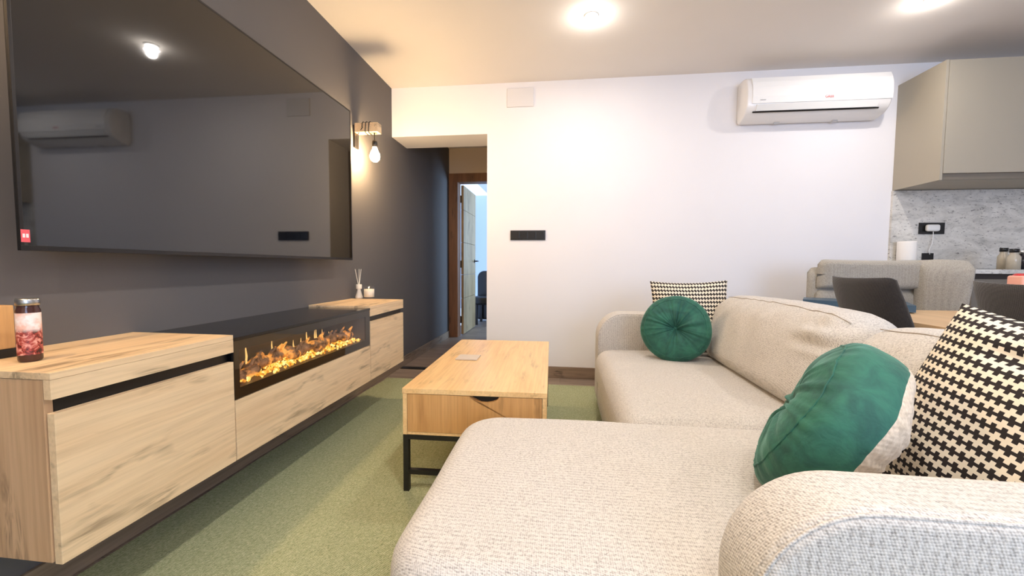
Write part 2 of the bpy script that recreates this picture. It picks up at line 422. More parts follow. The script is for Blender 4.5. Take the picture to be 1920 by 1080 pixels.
# ---------------------------------------------------------------- wall lamps
def sconce(y, label):
    t = thing('wall_lamp', label, 'wall lamp', (A, y, 1.9), 0)
    obj('wall_bracket', B(0, .014, -.03, .03, -.06, .10, .003), M_BLACK, t)
    obj('wooden_arm', B(.014, .19, -.034, .034, .045, .112, .004), M_OAKY, t)
    bm = nb()
    pts = []
    for k in range(49):      # cord wound twice round the arm
        a = 2*PI*k/20; s = max(abs(math.cos(a)), abs(math.sin(a)))
        pts.append((.075+.062*k/48, -.04*math.cos(a)/s, .0785+.04*math.sin(a)/s))
    tube(bm, pts, .0032, 6); tube(bm, [(.15, 0, .045), (.152, 0, .0), (.152, 0, -.012)], .0035, 6); tube(bm, [(.08, -.04, .0785), (.03, -.02, .03), (.012, 0, 0)], .003, 6)
    obj('cord', bm, M_BLACK, t, True)
    obj('lamp_holder', lathe(nb(), [(0, -.008), (.012, -.01), (.02, -.018), (.021, -.055), (.018, -.058), (0, -.058)], 24, (.152, 0, 0)), M_BLACK, t, True)
    obj('bulb', lathe(nb(), [(.014, -.058), (.016, -.07), (.026, -.09), (.034, -.108), (.036, -.125), (.03, -.147), (.017, -.160), (0, -.164)], 24, (.152, 0, 0)), M_BULB, t, True)
sconce(2.87, 'wall lamp with wooden arm, wound black cord and glowing bare bulb beside the television')
sconce(.50, 'wall lamp with bare bulb at the near end of the television')

# ---------------------------------------------------------------- television
TX, T0, T1, TB, TT = -1.393, .889, 2.568, 1.0115, 1.9935
t = thing('television', 'huge wall-mounted flat television with black glossy screen', 'television', (TX, (T0+T1)/2, TB))
hw, hh = (T1-T0)/2, TT-TB
obj('housing', B(-.012, -.004, -hw, hw, 0, hh, .002), M_BLACKP, t)
bm = nb(); fr = .008
for y0, y1, z0, z1 in ((-hw, hw, 0, .014), (-hw, hw, hh-fr, hh), (-hw, -hw+fr, .0141, hh-fr-.0001), (hw-fr, hw, .0141, hh-fr-.0001)): box(bm, -.0039, 0, y0, y1, z0, z1, .0012)
obj('frame', bm, mat('tv_frame_metal', srgb(60, 58, 58), .3, .8), t)
obj('screen', B(-.0039, -.0015, -hw+fr+.0002, hw-fr-.0002, .0143, hh-fr-.0002), M_SCREEN, t)
obj('rear_cover', B(-.09, -.0122, -hw*.7, hw*.8, .12, hh*.75, .01), M_BLACKP, t)
obj('wall_mount', B(-.130, -.0905, -.25, .25, .2, .62, .002), M_BLACK, t)
st = obj('energy_sticker', B(.0001, .0008, -hw+.001, -hw+.019, .022, .055), mat('red_sticker', srgb(236, 96, 104), .5), t); st['label'] = 'small red sticker with white mark'
obj('sticker_mark', box(box(nb(), .0009, .0012, -hw+.004, -hw+.009, .034, .044), .0009, .0012, -hw+.011, -hw+.016, .034, .044), M_WHITEP, st)

# ---------------------------------------------------------------- media units
CX, CT, CB = -1.129, .734, .291
def media(y0, y1, label, side_near):
    t = thing('media_cabinet', label, 'cabinet', (A, (y0+y1)/2, CB), 0)
    h = (y1-y0)/2; d = CX-A; z = CT-CB
    ct = obj('cabinet_top', box(box(nb(), .001, d, -h, h, z-.016, z, .0012), d-.019, d, -h, h, z-.061, z-.0165, .0008), M_OAKY, t)
    bm = nb(); box(bm, .001, d-.0225, -h+.001, -h+.018, 0, z-.0168, .001); obj('side_panel', bm, M_OAKZ, t)
    bm = nb(); box(bm, .001, d-.031, h-.018, h-.001, 0, z-.0168, .001); obj('side_panel', bm, M_OAKZ, t)
    obj('bottom_panel', B(.001, d-.02, -h+.0185, h-.0185, 0, .018), M_OAKY, t)
    obj('recessed_grip', B(d-.030, d-.022, -h+.0185, h-.002, .0, z-.0615), M_BLACKP, t)
    obj('flap_door', B(d-.0195, d, -h+.004, h-.002, -.004, z-.094, .0015), M_OAKY, t)
    return t
media(.756, 1.263, 'wall-hung light oak cabinet nearest the camera, left of the fireplace', True)
media(2.276, 2.782, 'wall-hung light oak cabinet at the far end of the fireplace', False)
# electric fireplace unit between them
FY0, FY1 = 1.2645, 2.2745; fh = (FY1-FY0)/2; d = CX-A
t = thing('electric_fireplace', 'black glass-fronted electric fireplace glowing between two oak cabinets', 'fireplace', (A, (FY0+FY1)/2, CB))
obj('top_panel', B(.001, d, -fh, fh, .42, .432, .001), mat('black_glass_top', srgb(16, 15, 16), .12), t)
zb, zt = .212, .42
bm = nb()
wy0, wy1, wz0, wz1 = -fh+.027, fh-.048, .250, .386
for y0, y1, z0, z1 in ((-fh, fh, zb, wz0), (-fh, fh, wz1, zt-.0003), (-fh, wy0, wz0, wz1), (wy1, fh, wz0, wz1)): box(bm, d-.012, d-.004, y0, y1, z0, z1)
obj('surround', bm, M_BLACKP, t)
bm = nb(); box(bm, .1, .11, wy0-.005, wy1+.005, wz0-.01, wz1+.01); box(bm, .11, d-.0125, wy0-.012, wy0-.004, wz0-.01, wz1+.01); box(bm, .11, d-.0125, wy1+.004, wy1+.012, wz0-.01, wz1+.01)
box(bm, .11, d-.0125, wy0-.003, wy1+.003, wz0-.012, wz0-.004); box(bm, .11, d-.0125, wy0-.003, wy1+.003, wz1+.002, wz1+.008)
obj('firebox', bm, mat('firebox_lining', srgb(96, 88, 84), .6), t)
obj('glass_pane', B(d-.0038, d-.0008, -fh+.001, fh-.001, zb+.001, zt-.001), M_SMOKE, t)
# ember bed and logs
bm = nb()
for k in range(620):
    y = wy0+.02 + (wy1-wy0-.04)*random.random(); x = .26+.116*random.random(); s = .0032+.0045*random.random()
    bmesh.ops.create_icosphere(bm, subdivisions=1, radius=s, matrix=Matrix.Translation((x, y, wz0+.003+.010*random.random())) @ Matrix.Rotation(random.random()*3, 4, 'X') @ Matrix.Diagonal((1, 1.3, .8, 1)))
e_ = obj('ember_bed', bm, M_EMBER, t, True); e_['kind'] = 'stuff'
def logm(y, z, L, ang, r, x, seed, tilt=.1):
    bm = nb(); pts = []; rs = []
    for k in range(15):
        s = (k/14-.5)*L; pts.append((x+s*math.sin(ang)+.006*nz((k*.4, 0, 0), 1, seed), y+s*math.cos(ang), z+s*tilt+.008*nz((k*.35, 5, 0), 1, seed)))
        rs.append(r*(1+.35*nz((k*.5, 9, 0), 1, seed))*(.55 if k in (0, 14) else 1))
    tube(bm, pts, rs, 10)
    for k in range(3):
        s = (random.random()-.5)*.6*L; p = Vector((x+s*math.sin(ang), y+s*math.cos(ang), z+s*tilt))
        tube(bm, [p, p+Vector((.01, .012, .035)), p+Vector((.014, .03, .05))], [r*.45, r*.3, r*.15], 6)
    obj('log', bm, M_LOG, t, True)
for a in ((-.42, .275, .15, .5, .017, .33, 1, .15), (-.34, .285, .2, -.3, .021, .32, 2, .28), (-.22, .292, .24, .15, .023, .31, 3, .16), (-.08, .285, .2, -.3, .021, .33, 4, -.08),
          (.03, .295, .2, .2, .022, .32, 5, .12), (.14, .288, .2, -.2, .02, .33, 6, .1), (.25, .295, .2, .3, .021, .32, 7, .14), (.36, .288, .18, -.3, .02, .33, 8, -.08)): logm(*a)
for y, hgt in ((-.40, .05), (-.33, .04), (-.295, .085), (-.24, .04), (-.17, .075), (-.12, .04), (-.05, .05), (.03, .045), (.07, .08), (.11, .07), (.15, .075), (.2, .06), (.26, .04)):
    x = .26+.04*random.random()
    obj('flame', tube(nb(), [(x, y, .285), (x, y+.002, .285+hgt*.35), (x, y-.001, .285+hgt*.7), (x, y, .29+hgt)], [.002, .0042, .0025, .0005], 7), M_FLAME, t, True)
obj('drawer_front', B(d-.0195, d, -fh+.001, fh-.001, -.004, zb-.003, .0015), M_OAKY, t)
bm = nb(); box(bm, .001, d-.02, -fh+.001, fh-.001, 0, .018); box(bm, .001, d-.02, -fh+.001, -fh+.017, .018, .42); box(bm, .001, d-.02, fh-.017, fh-.001, .018, .42)
obj('carcass', bm, M_BLACKP, t)

# things on the cabinets
t = thing('jar_candle', 'tall jar candle with a red and pink printed wrap and silver lid', 'candle', (-1.318, .847, CT)); JAR = t
gl = obj('glass', lathe(nb(), [(0, .001), (.026, .001), (.0285, .006), (.0285, .128), (.025, .135), (.025, .14)], 32), mat('jar_dark_glass', srgb(70, 40, 34), .1), t, True)
# wrap with printed picture
ML = mat('printed_pink_wrap', srgb(200, 110, 95), .4); n = N(ML); v = n.coords()
sp = n.new('ShaderNodeSeparateXYZ'); n.link(v, sp.inputs[0]); zz = sp.outputs[2]
pat = n.ramp(n.noise(v, 55, 4, .6, 1.5), [(.38, srgb(58, 26, 22)), (.5, srgb(176, 70, 58)), (.62, srgb(232, 168, 150))])
up = n.ramp(n.noise(v, 40, 3, .6), [(.4, srgb(250, 238, 232)), (.6, srgb(240, 190, 170))])
msk = n.ramp(n.math('ADD', n.math('MULTIPLY', zz, 10), n.math('MULTIPLY', n.noise(v, 25, 2), .3)), [(.88, (0,0,0,1)), (1.0, (1,1,1,1))])
n.base(n.mix(msk, pat, up))
obj('printed_wrap', lathe(nb(), [(.0288, .018), (.0288, .122)], 40), ML, t, True)
obj('lid', lathe(nb(), [(0, .1405), (.0275, .1405), (.0278, .147), (.0278, .154), (.026, .157), (0, .157)], 32), M_STEEL, t, True)
for ch_ in kids(JAR): ch_.data.transform(Matrix.Diagonal((.76, .76, 1, 1)))
t = thing('wooden_block_box', 'plain wooden block on a black base at the left edge of the near cabinet', 'box', (-1.43, .80, CT))
obj('base', B(-.06, .012, -.03, .09, .0005, .022, .002), M_BLACKP, t); obj('block', B(-.055, .008, -.028, .086, .0225, .135, .003), M_TABZ, t)
t = thing('reed_diffuser', 'small white reed diffuser bottle with sticks on the far cabinet', 'diffuser', (-1.468, 2.79, CT))
obj('bottle', lathe(nb(), [(0, .001), (.026, .002), (.027, .012), (.018, .04), (.013, .06), (.0125, .07)], 24), mat('milky_glass', srgb(236, 228, 212), .15), t, True)
obj('collar', lathe(nb(), [(0, .0705), (.019, .0705), (.0205, .075), (.0205, .1), (.018, .104), (0, .104)], 24), M_WAX, t, True)
for dx, dy in ((-.012, -.03), (.012, .012), (0, .005), (.006, -.006)):
    obj('reed', tube(nb(), [(dx*.2, dy*.2, .1045), (dx, dy, .215)], .0022, 6), M_REED, t)
t = thing('glass_candle', 'white wax candle in a clear glass tumbler beside the reed diffuser', 'candle', (-1.395, 2.80, CT))
obj('tumbler', lathe(nb(), [(0, .001), (.036, .001), (.039, .006), (.039, .092), (.0365, .092), (.0365, .012), (0, .012)], 32), M_GLASS, t, True)
obj('wax', lathe(nb(), [(0, .0125), (.0355, .0125), (.0355, .07), (0, .07)], 32), M_WAX, t, True)

# ---------------------------------------------------------------- rug
bm = nb(); ol = []
x0, x1, y0, y1 = -1.485, 1.2, -1.6, 3.285
n_ = 90
for k in range(n_): ol.append((x0+(x1-x0)*k/n_, y0))
for k in range(n_): ol.append((x1, y0+(y1-y0)*k/n_))
for k in range(n_): ol.append((x1-(x1-x0)*k/n_, y1))
for k in range(n_): yy = y1-(y1-y0)*k/n_; ol.append((x0+.012*nz((yy, 0, 0), 3, 3), yy))
lo = [bm.verts.new((x, y, .001)) for x, y in ol]; hi = [bm.verts.new((x, y, .009)) for x, y in ol]
for i in range(len(ol)): j = (i+1) % len(ol); bm.faces.new((lo[i], lo[j], hi[j], hi[i]))
bm.faces.new(hi); bm.faces.new(lo)
tag(obj('rug', bm, M_RUG), 'large sage green woven rug covering the living room floor', 'rug')

# ---------------------------------------------------------------- coffee table
t = thing('coffee_table', 'oblong oak coffee table with drawer and black metal frame', 'table', (-.372, 2.20, .009), .025)
hx, hy, tz = .307, .575, .45
bm = nb(); box(bm, -hx, hx, -hy, hy, tz-.022, tz, .0015); obj('tabletop', bm, M_TABY, t)
bz = tz-.2
bm = nb()
box(bm, -hx+.002, -hx+.02, -hy+.002, hy-.002, bz, tz-.0225); obj('side_panel', bm, M_TABY, t)
obj('side_panel', B(hx-.02, hx-.002, -hy+.002, hy-.002, bz, tz-.0225), M_TABY, t)
obj('end_panel', B(-hx+.0205, hx-.0205, hy-.02, hy-.002, bz, tz-.0225), M_TABZ, t)
obj('bottom_panel', B(-hx+.0205, hx-.0205, -hy+.004, hy-.0205, bz, bz+.012), M_TABY, t)
# drawer front with half-moon finger cut
bm = nb(); ya, yb = -hy+.002, -hy+.018; X0, X1, Z0, Z1 = -hx+.022, hx-.022, bz+.0135, tz-.024
pts = [(X0, Z0), (X1, Z0), (X1, Z1)] + [(.045+.062*math.cos(PI*k/16), Z1-.026*math.sin(PI*k/16)) for k in range(17)] + [(X0, Z1)]
a1 = [bm.verts.new((x, ya, z)) for x, z in pts]; a2 = [bm.verts.new((x, yb, z)) for x, z in pts]
for i in range(len(pts)): j = (i+1) % len(pts); bm.faces.new((a1[i], a1[j], a2[j], a2[i]))
bm.faces.new(a1); bm.faces.new(a2)
bmesh.ops.triangulate(bm, faces=[f for f in bm.faces if len(f.verts) > 4])
obj('drawer_front', bm, M_TABZ, t)
obj('drawer_inside', B(X0, X1, -hy+.0185, hy-.03, bz+.0125, tz-.03), M_BLACKP, t)
for sx in (-1, 1):
    for sy in (-1, 1): obj('leg', B(sx*(hx-.002), sx*(hx-.026), sy*(hy-.002), sy*(hy-.026), 0, bz-.0005, .001), M_BLACK, t)
bm = nb()
for sx in (-1, 1): box(bm, sx*(hx-.004), sx*(hx-.024), -hy+.0262, hy-.0262, bz-.022, bz-.001); box(bm, sx*(hx-.17), sx*(hx-.185), -hy+.0262, hy-.0262, bz-.02, bz-.002) if False else None
for sy in (-1, 1): box(bm, -hx+.0262, hx-.0262, sy*(hy-.004), sy*(hy-.024), bz-.022, bz-.001); box(bm, -hx+.0262, hx-.0262, sy*(hy-.004), sy*(hy-.024), .075, .095)
box(bm, -.01, .01, -hy+.025, hy-.025, .077, .093)
obj('metal_frame', bm, M_BLACK, t)
tag(obj('coaster', B(-.575, -.455, 2.15, 2.262, .4605, .467, .001), mat('grey_coaster_stone', srgb(206, 192, 176), .6)), 'flat pale square coaster lying on the coffee table', 'coaster')

# ---------------------------------------------------------------- sofa
SZ = .44
t = thing('corner_sofa', 'large beige fabric corner sofa with chaise and rounded arms', 'sofa', (0, 0, 0))
idn = lambda u, v, w_: Vector((u, v, w_))
# base frames
bm = nb(); puck(bm, rounded_outline(-.30, 1.18, .66, 1.43, (.1, .03, .03, .12)), .06, .27, .03, idn); puck(bm, rounded_outline(.245, 1.18, 1.435, 2.70, (.03, .03, .03, .05)), .06, .25, .03, idn)
obj('base', bm, M_SOFA, t, True)
# seat cushions
def crown(x0, x1, y0, y1, c):
    def f(u, v, w_):
        k = max(0, (u-x0)*(x1-u)*4/(x1-x0)**2)**.5*max(0, (v-y0)*(y1-v)*4/(y1-y0)**2)**.5
        return Vector((u, v, w_ + (c*k + .004*nz((u, v, 0), 5, 2)) if w_ > .4 else w_))
    return f
bm = nb(); puck(bm, rounded_outline(-.335, 1.0, .645, 1.442, (.13, .08, .08, .14), 14), .272, SZ, .06, crown(-.335, 1.0, .645, 1.442, .012), 0, 8, .03)
obj('chaise_cushion', bm, M_SOFA, t, True)
bm = nb(); puck(bm, rounded_outline(.225, 1.0, 1.446, 2.705, (.09, .09, .09, .12), 14), .252, SZ-.003, .075, crown(.225, 1.0, 1.446, 2.705, .018), 0, 8, .03)
obj('seat_cushion', bm, M_SOFA, t, True)
# arms: outline in x-z, swept along y
def arm(y0, y1, xl, zt_, rc):
    o_ = rounded_outline(xl, 1.22, .05, zt_, (.06, .06, .06, rc), 16)
    bm = nb(); puck(bm, o_, y0, y1, .055, lambda u, v, w_: Vector((u, w_, v)), 0, 8, .02)
    a_ = obj('arm', bm, M_SOFA, t, True)
    n2 = len(o_); pp = []
    for i, p in enumerate(o_):
        a, b = o_[i-1], o_[(i+1) % n2]; tt = Vector((b[0]-a[0], b[1]-a[1])).normalized(); nn = Vector((tt.y, -tt.x))
        pp.append((p[0]-nn.x*.006, y0+.006, p[1]-nn.y*.006))
    obj('piping', tube(nb(), pp, .0028, 6, True), M_SOFA, a_, True)
arm(.542, .692, .252, .674, .16)
arm(2.712, 2.93, .245, .672, .17)
# back frame
bm = nb(); puck(bm, rounded_outline(.675, 2.71, .06, .70, (.04, .04, .08, .08)), 1.06, 1.22, .05, lambda u, v, w_: Vector((w_, u, v)))
obj('back_frame', bm, M_SOFA, t, True)
# back cushions: loose, leaning
def back_cushion(y0, y1, h, seed, wrinkle_end):
    L = y1-y0
    def fn(P, q):
        x, y, z = P; 
        x += -.03*(1-q.y**2)*(1-min(1, abs(q.z))**2) * (1 if q.x < 0 else -1)*1
        z += .018*(1-q.y**2)*(1 if q.z > 0 else 0)
        # soft sagging corner
        z -= .05*max(0, -q.y-.75)*4*max(0, q.z)*.4
        wr = .0045*math.sin(y*46+8*nz((x*3, y*3, z*3), 1, seed)+z*30)*max(0, q.z)**2*max(0, -q.x+.6)
        wr += .011*nz((x*1.2, y*2.2, z*2.2), 3.5, seed)
        # pulled creases close to the near end
        e_ = math.exp(-((q.y+.78)/.16)**2)*math.exp(-((q.z-.55)/.35)**2)
        wr += .016*e_*math.sin(z*85+q.y*3)
        x -= wr; z += wr*.5
        # lean back
        a = .40; zz_ = z+h/2
        return Vector((x + math.sin(a)*zz_*.72, y, zz_*math.cos(a*.55)))
    c_ = obj('back_cushion', rbox((.24, L, h), .10, (5, 46, 18), lambda P, q: fn(P, q) + Vector((.955, (y0+y1)/2, SZ-.005))), M_SOFA, t, True)
    pts = []
    for k in range(61):
        yy = (k/60-.5)*(L-.12); P = Vector((-.065, yy, h/2-.014)); q = Vector((-.55, yy/(L/2), .98))
        pts.append(fn(P, q) + Vector((.955-.004, (y0+y1)/2, SZ-.005+.003)))
    obj('piping', tube(nb(), pts, .0016, 6), M_SEAM, c_, True)
back_cushion(1.45, 2.60, .385, 3, True)
back_cushion(.70, 1.435, .37, 8, False)
for x, y in ((-.2, .78), (.3, 2.8), (-.2, 1.3), (1.1, .62), (1.1, 2.8), (.3, 1.6)):
    obj('leg', lathe(nb(), [(0, 0), (.02, 0), (.026, .062), (0, .062)], 16, (x, y, .009)), M_BLACK, t)

# ---------------------------------------------------------------- pillows
def orient(o, loc, xdir, zdir):
    """local x -> xdir, local z -> zdir (orthogonalised)"""
    z = Vector(zdir).normalized(); x = (Vector(xdir)-z*Vector(xdir).dot(z)).normalized(); y = z.cross(x)
    mm = Matrix.Identity(4)
    for i in range(3): mm[i][0] = x[i]; mm[i][1] = y[i]; mm[i][2] = z[i]; mm[i][3] = loc[i]
    o.matrix_world = mm
def square_pillow(name, label, s, th, M, loc, xdir, zdir, seed, concave=.09, group=None, puff=None):
    bm = nb(); n_ = 56; uv = bm.loops.layers.uv.new('UVMap'); g = {}
    for side in (1, -1):
        for i in range(n_+1):
            for j in range(n_+1):
                u = -1+2*i/n_; v = -1+2*j/n_
                u = math.copysign(1-(1-abs(u))**1.25, u) if False else u
                edge = abs(u) > .9999 or abs(v) > .9999
                if edge and side == -1: g[side, i, j] = g[1, i, j]; continue
                x = u*s*(1-concave*(1-v*v)**1.0); y = v*s*(1-concave*(1-u*u)**1.0)
                h = th*((1-abs(u)**2.6)*(1-abs(v)**2.6))**.55
                wr = .010*nz((x*1.0, y*1.0, side*.5), 9, seed)*(h/th) + .007*math.sin(20*x+9*nz((x, y, 0), 5, seed))*(1-u*u)*(v*v)*min(1, h/th*2)
                p = Vector((x, y, side*h + wr))
                if puff: p = puff(p, u, v)
                g[side, i, j] = bm.verts.new(p)
    for side in (1, -1):
        for i in range(n_):
            for j in range(n_):
                vs = [g[side, i, j], g[side, i+1, j], g[side, i+1, j+1], g[side, i, j+1]]
                ij = [(i, j), (i+1, j), (i+1, j+1), (i, j+1)]
                if side == -1: vs.reverse(); ij.reverse()
                f = bm.faces.new(vs)
                for lp, (a, b) in zip(f.loops, ij): lp[uv].uv = (a/n_, b/n_)
    o = obj(name, bm, M, None, True); tag(o, label, 'cushion', group); orient(o, loc, xdir, zdir)
    return o
GP = 'houndstooth cushions on the sofa'
# far one: stands against the far arm, faces the camera
square_pillow('square_cushion', 'black and cream houndstooth cushion standing behind the round green cushion at the far arm', .225, .065, M_HOUNDF,
              (.785, 2.585, .675), (1, -.12, .03), (-.12, -1, .22), 5, .07, GP)
def near_puff(p, u, v):
    if p.z > 0: p.z *= 1-.38*math.exp(-((v-.66-.08*u)/.07)**2)*min(1, max(0, u+.45)*2)   # soft fold near the top
    return p
square_pillow('square_cushion', 'large houndstooth cushion in the near corner of the sofa, cut by the right picture edge', .240, .09, M_HOUND,
              (.910, .900, .636), (.10, -1, -.16), (-.942, -.15, .346), 11, .05, GP, near_puff)

def round_pillow(label, R, half, loc, axis, upd, seed, back_cream):
    t_ = thing('round_cushion', label, 'cushion', (0, 0, 0), 0, 'round green velvet cushions')
    n_ = 144; K = 44
    def pt(th, s):      # s 0 = front centre, 1 = back centre; z axis = front
        # profile: superellipse
        if s <= .5: rr = math.sin(PI*s); 
        else: rr = math.sin(PI*(1-s))
        ca = math.cos(PI*s)
        r = R*abs(rr)**.72; z = half*math.copysign(abs(ca)**.62, ca)
        # dimple at the button
        z -= math.copysign(half*(.32 if back_cream else .62)*math.exp(-(r/(R*.20))**1.3), ca)
        nn = nz((math.cos(th), math.sin(th), 0), 1.2, seed)
        # radial pleats
        fall = min(1, r/(R*.12))*max(0, 1-(r/R)**3)
        pl = (.95*abs(math.sin(3*th+3.5*nn+1.1))**.6-.5+.55*math.sin(11*th+7*nn)+.3*math.sin(23*th+9*nn+3*s))
        z += math.copysign((.008 if back_cream else .016)*pl*fall, ca)
        # gathered rim
        rim = math.exp(-((abs(z)-half*.75)/(half*.25))**2)
        r *= 1+.014*math.sin(34*th+5*nn)*rim
        r *= 1+.03*nz((math.cos(th)*1.5, math.sin(th)*1.5, z*4), 1, seed+3)
        z += .010*nz((math.cos(th)*r*9, math.sin(th)*r*9, s*3), 1, seed)
        return Vector((r*math.cos(th), r*math.sin(th), z))
    def shell(s0, s1, name, M):
        bm = nb(); rings = []
        ks = [s0+(s1-s0)*k/K for k in range(K+1)]
        for s in ks:
            if s in (0, 1): rings.append([bm.verts.new(pt(0, s))])
            else: rings.append([bm.verts.new(pt(2*PI*i/n_, s)) for i in range(n_)])
        for a, b in zip(rings, rings[1:]):
            for i in range(n_):
                j = (i+1) % n_
                if len(a) == 1: bm.faces.new((a[0], b[i], b[j]))
                elif len(b) == 1: bm.faces.new((a[i], a[j], b[0]))
                else: bm.faces.new((a[i], a[j], b[j], b[i]))
        return obj(name, bm, M, t_, True)
    if back_cream:
        shell(0, .60, 'velvet_cover', M_VELV); bk = shell(.60, 1, 'back_cover', M_PLUSH); bk['label'] = 'cream plush reverse side'
    else: shell(0, .5, 'velvet_cover', M_VELV); shell(.5, 1, 'back_cover', M_VELV)
    # piping seam between face and band
    sm = [pt(2*PI*i/96, .30)*1.002 for i in range(96)]
    obj('seam', tube(nb(), sm, .0022, 5, True), M_VELV, t_, True)
    c0 = pt(0, 0)
    obj('button', lathe(nb(), [(0, c0.z+.012), (.007, c0.z+.010), (.011, c0.z+.004), (.009, c0.z-.004), (0, c0.z-.004)], 16), M_VELV, t_, True)
    orient(t_, loc, upd, axis)
round_pillow('round green velvet cushion with centre button at the far end of the sofa', .19, .075, (.655, 2.40, .625), (-.30, -1, .22), (.2, 0, 1), 2, False)
round_pillow('round green velvet cushion with cream back leaning near the camera', .200, .090, (.608, .985, .620), (-.74, .45, .46), (.42, -.05, .9), 6, True)

# ---------------------------------------------------------------- wall items
t = thing('air_conditioner', 'white wall-mounted split air conditioner near the ceiling', 'air conditioner', (1.885, D, 2.12))
# side profile (y toward room negative, z)
prof = [(-.001, .03), (-.001, .31), (-.06, .325), (-.13, .318), (-.17, .29), (-.196, .22), (-.20, .15), (-.19, .085), (-.165, .045), (-.12, .015), (-.05, .0), (-.02, .0)]
pm = [Vector((0, a, b)) for a, b in prof]
def prism_x(bm, pr, x0, x1, bev=.01):
    o_ = [(a, b) for a, b in pr]; cx = sum(p[0] for p in o_)/len(o_); cy = sum(p[1] for p in o_)/len(o_)
    rings = []
    for x, s in ((x0, .93), (x0+bev*.4, .975), (x0+bev, 1), (x1-bev, 1), (x1-bev*.4, .975), (x1, .93)): rings.append([bm.verts.new((x, min(-.001, cx+(p[0]-cx)*s), cy+(p[1]-cy)*s)) for p in o_])
    for a, b in zip(rings, rings[1:]):
        for i in range(len(o_)): j = (i+1) % len(o_); bm.faces.new((a[i], a[j], b[j], b[i]))
    bm.faces.new(rings[0]); bm.faces.new(rings[-1]); return bm
W = .5
def smooth_prof(p):
    out = []
    for i in range(len(p)):
        a, b = p[i], p[(i+1) % len(p)]
        out += [(a[0]*.75+b[0]*.25, a[1]*.75+b[1]*.25), (a[0]*.25+b[0]*.75, a[1]*.25+b[1]*.75)]
    return out
pr2 = smooth_prof(smooth_prof(prof))
obj('housing', prism_x(nb(), pr2, -W, W, .012), mat('ac_white', srgb(240, 238, 236), .25), t, True)
# front panel: slightly proud skin from top to above the louver
fp = nb(); band = [(-.172, .300), (-.19, .262), (-.2015, .22), (-.2055, .15), (-.199, .102)]
back = [(a+.006, b) for a, b in band]
poly = band + back[::-1]
for x0, x1 in ((-W+.035, W-.003),):
    r0 = [fp.verts.new((x0, a, b)) for a, b in poly]; r1 = [fp.verts.new((x1, a, b)) for a, b in poly]
    for i in range(len(poly)): j = (i+1) % len(poly); fp.faces.new((r0[i], r0[j], r1[j], r1[i]))
    fp.faces.new(r0); fp.faces.new(r1)
obj('front_panel', fp, mat('ac_panel_white', srgb(246, 245, 243), .15), t, False)
lv = nb(); 
q0, q1 = Vector((0, -.193, .096)), Vector((0, -.172, .055))
def quadbox(bm, x0, x1, p, q, th):
    dn = (q-p).normalized(); nn = Vector((0, -dn.z, dn.y)) if True else None
    if nn.y > 0: nn = -nn
    c = [p, q, q+nn*th, p+nn*th]
    a = [bm.verts.new((x0, v.y, v.z)) for v in c]; b = [bm.verts.new((x1, v.y, v.z)) for v in c]
    for i in range(4): bm.faces.new((a[i], a[(i+1) % 4], b[(i+1) % 4], b[i]))
    bm.faces.new(a); bm.faces.new(b)
quadbox(lv, -W+.07, W-.09, q0, q1, .007); obj('louver', lv, M_WHITEP, t)
sl = nb(); quadbox(sl, -W+.05, W-.075, Vector((0, -.172, .052)), Vector((0, -.166, .044)), .006); obj('air_slot', sl, M_BLACKP, t)
obj('mount_clip', B(-.24, -.20, -.06, -.03, -.006, .001), M_GREYP, t)
obj('mount_clip', B(.18, .22, -.06, -.03, -.006, .001), M_GREYP, t)
def text(body, size, M, parent, loc, rot, name='lettering'):
    cu = bpy.data.curves.new(name, 'FONT'); cu.body = body; cu.size = size; cu.align_x = 'CENTER'; cu.align_y = 'CENTER'; cu.extrude = .0004
    o = bpy.data.objects.new(name, cu); cu.materials.append(M); COL.objects.link(o); bpy.context.view_layer.update(); me = bpy.data.meshes.new_from_object(o.evaluated_get(bpy.context.evaluated_depsgraph_get())); me.name = name
    bpy.data.objects.remove(o); o = bpy.data.objects.new(name, me); COL.objects.link(o); o.location = loc; o.rotation_euler = rot; o.parent = parent; return o
lg = text('GREE', .026, mat('red_logo', srgb(205, 40, 50), .4), t, (.07, -.2045, .130), (PI/2-.09, 0, 0), 'logo'); lg['label'] = 'small red lettering'
lg2 = text('Inverter', .012, mat('grey_logo', srgb(150, 150, 155), .4), t, (-.39, -.204, .125), (PI/2-.1, 0, 0), 'small_lettering')

tag(obj('cover_plate', B(-.484, -.254, D-.012, D-.0005, 2.342, 2.498, .003), paint('plate_white', srgb(226, 224, 224), .5)), 'white square cover plate high on the white wall by the ceiling', 'cover plate')
t = thing('light_switch', 'wide black wall switch plate on the white wall left of the air conditioner', 'switch', (-.294, D, 1.247))
obj('plate', B(-.153, .153, -.010, -.0005, -.042, .042, .002), M_BLACKP, t)
for k in range(4): obj('rocker', B(-.142+k*.072, -.142+k*.072+.068, -.0135, -.0102, -.03, .03, .001), mat('switch_black', srgb(20, 20, 24), .25), t)

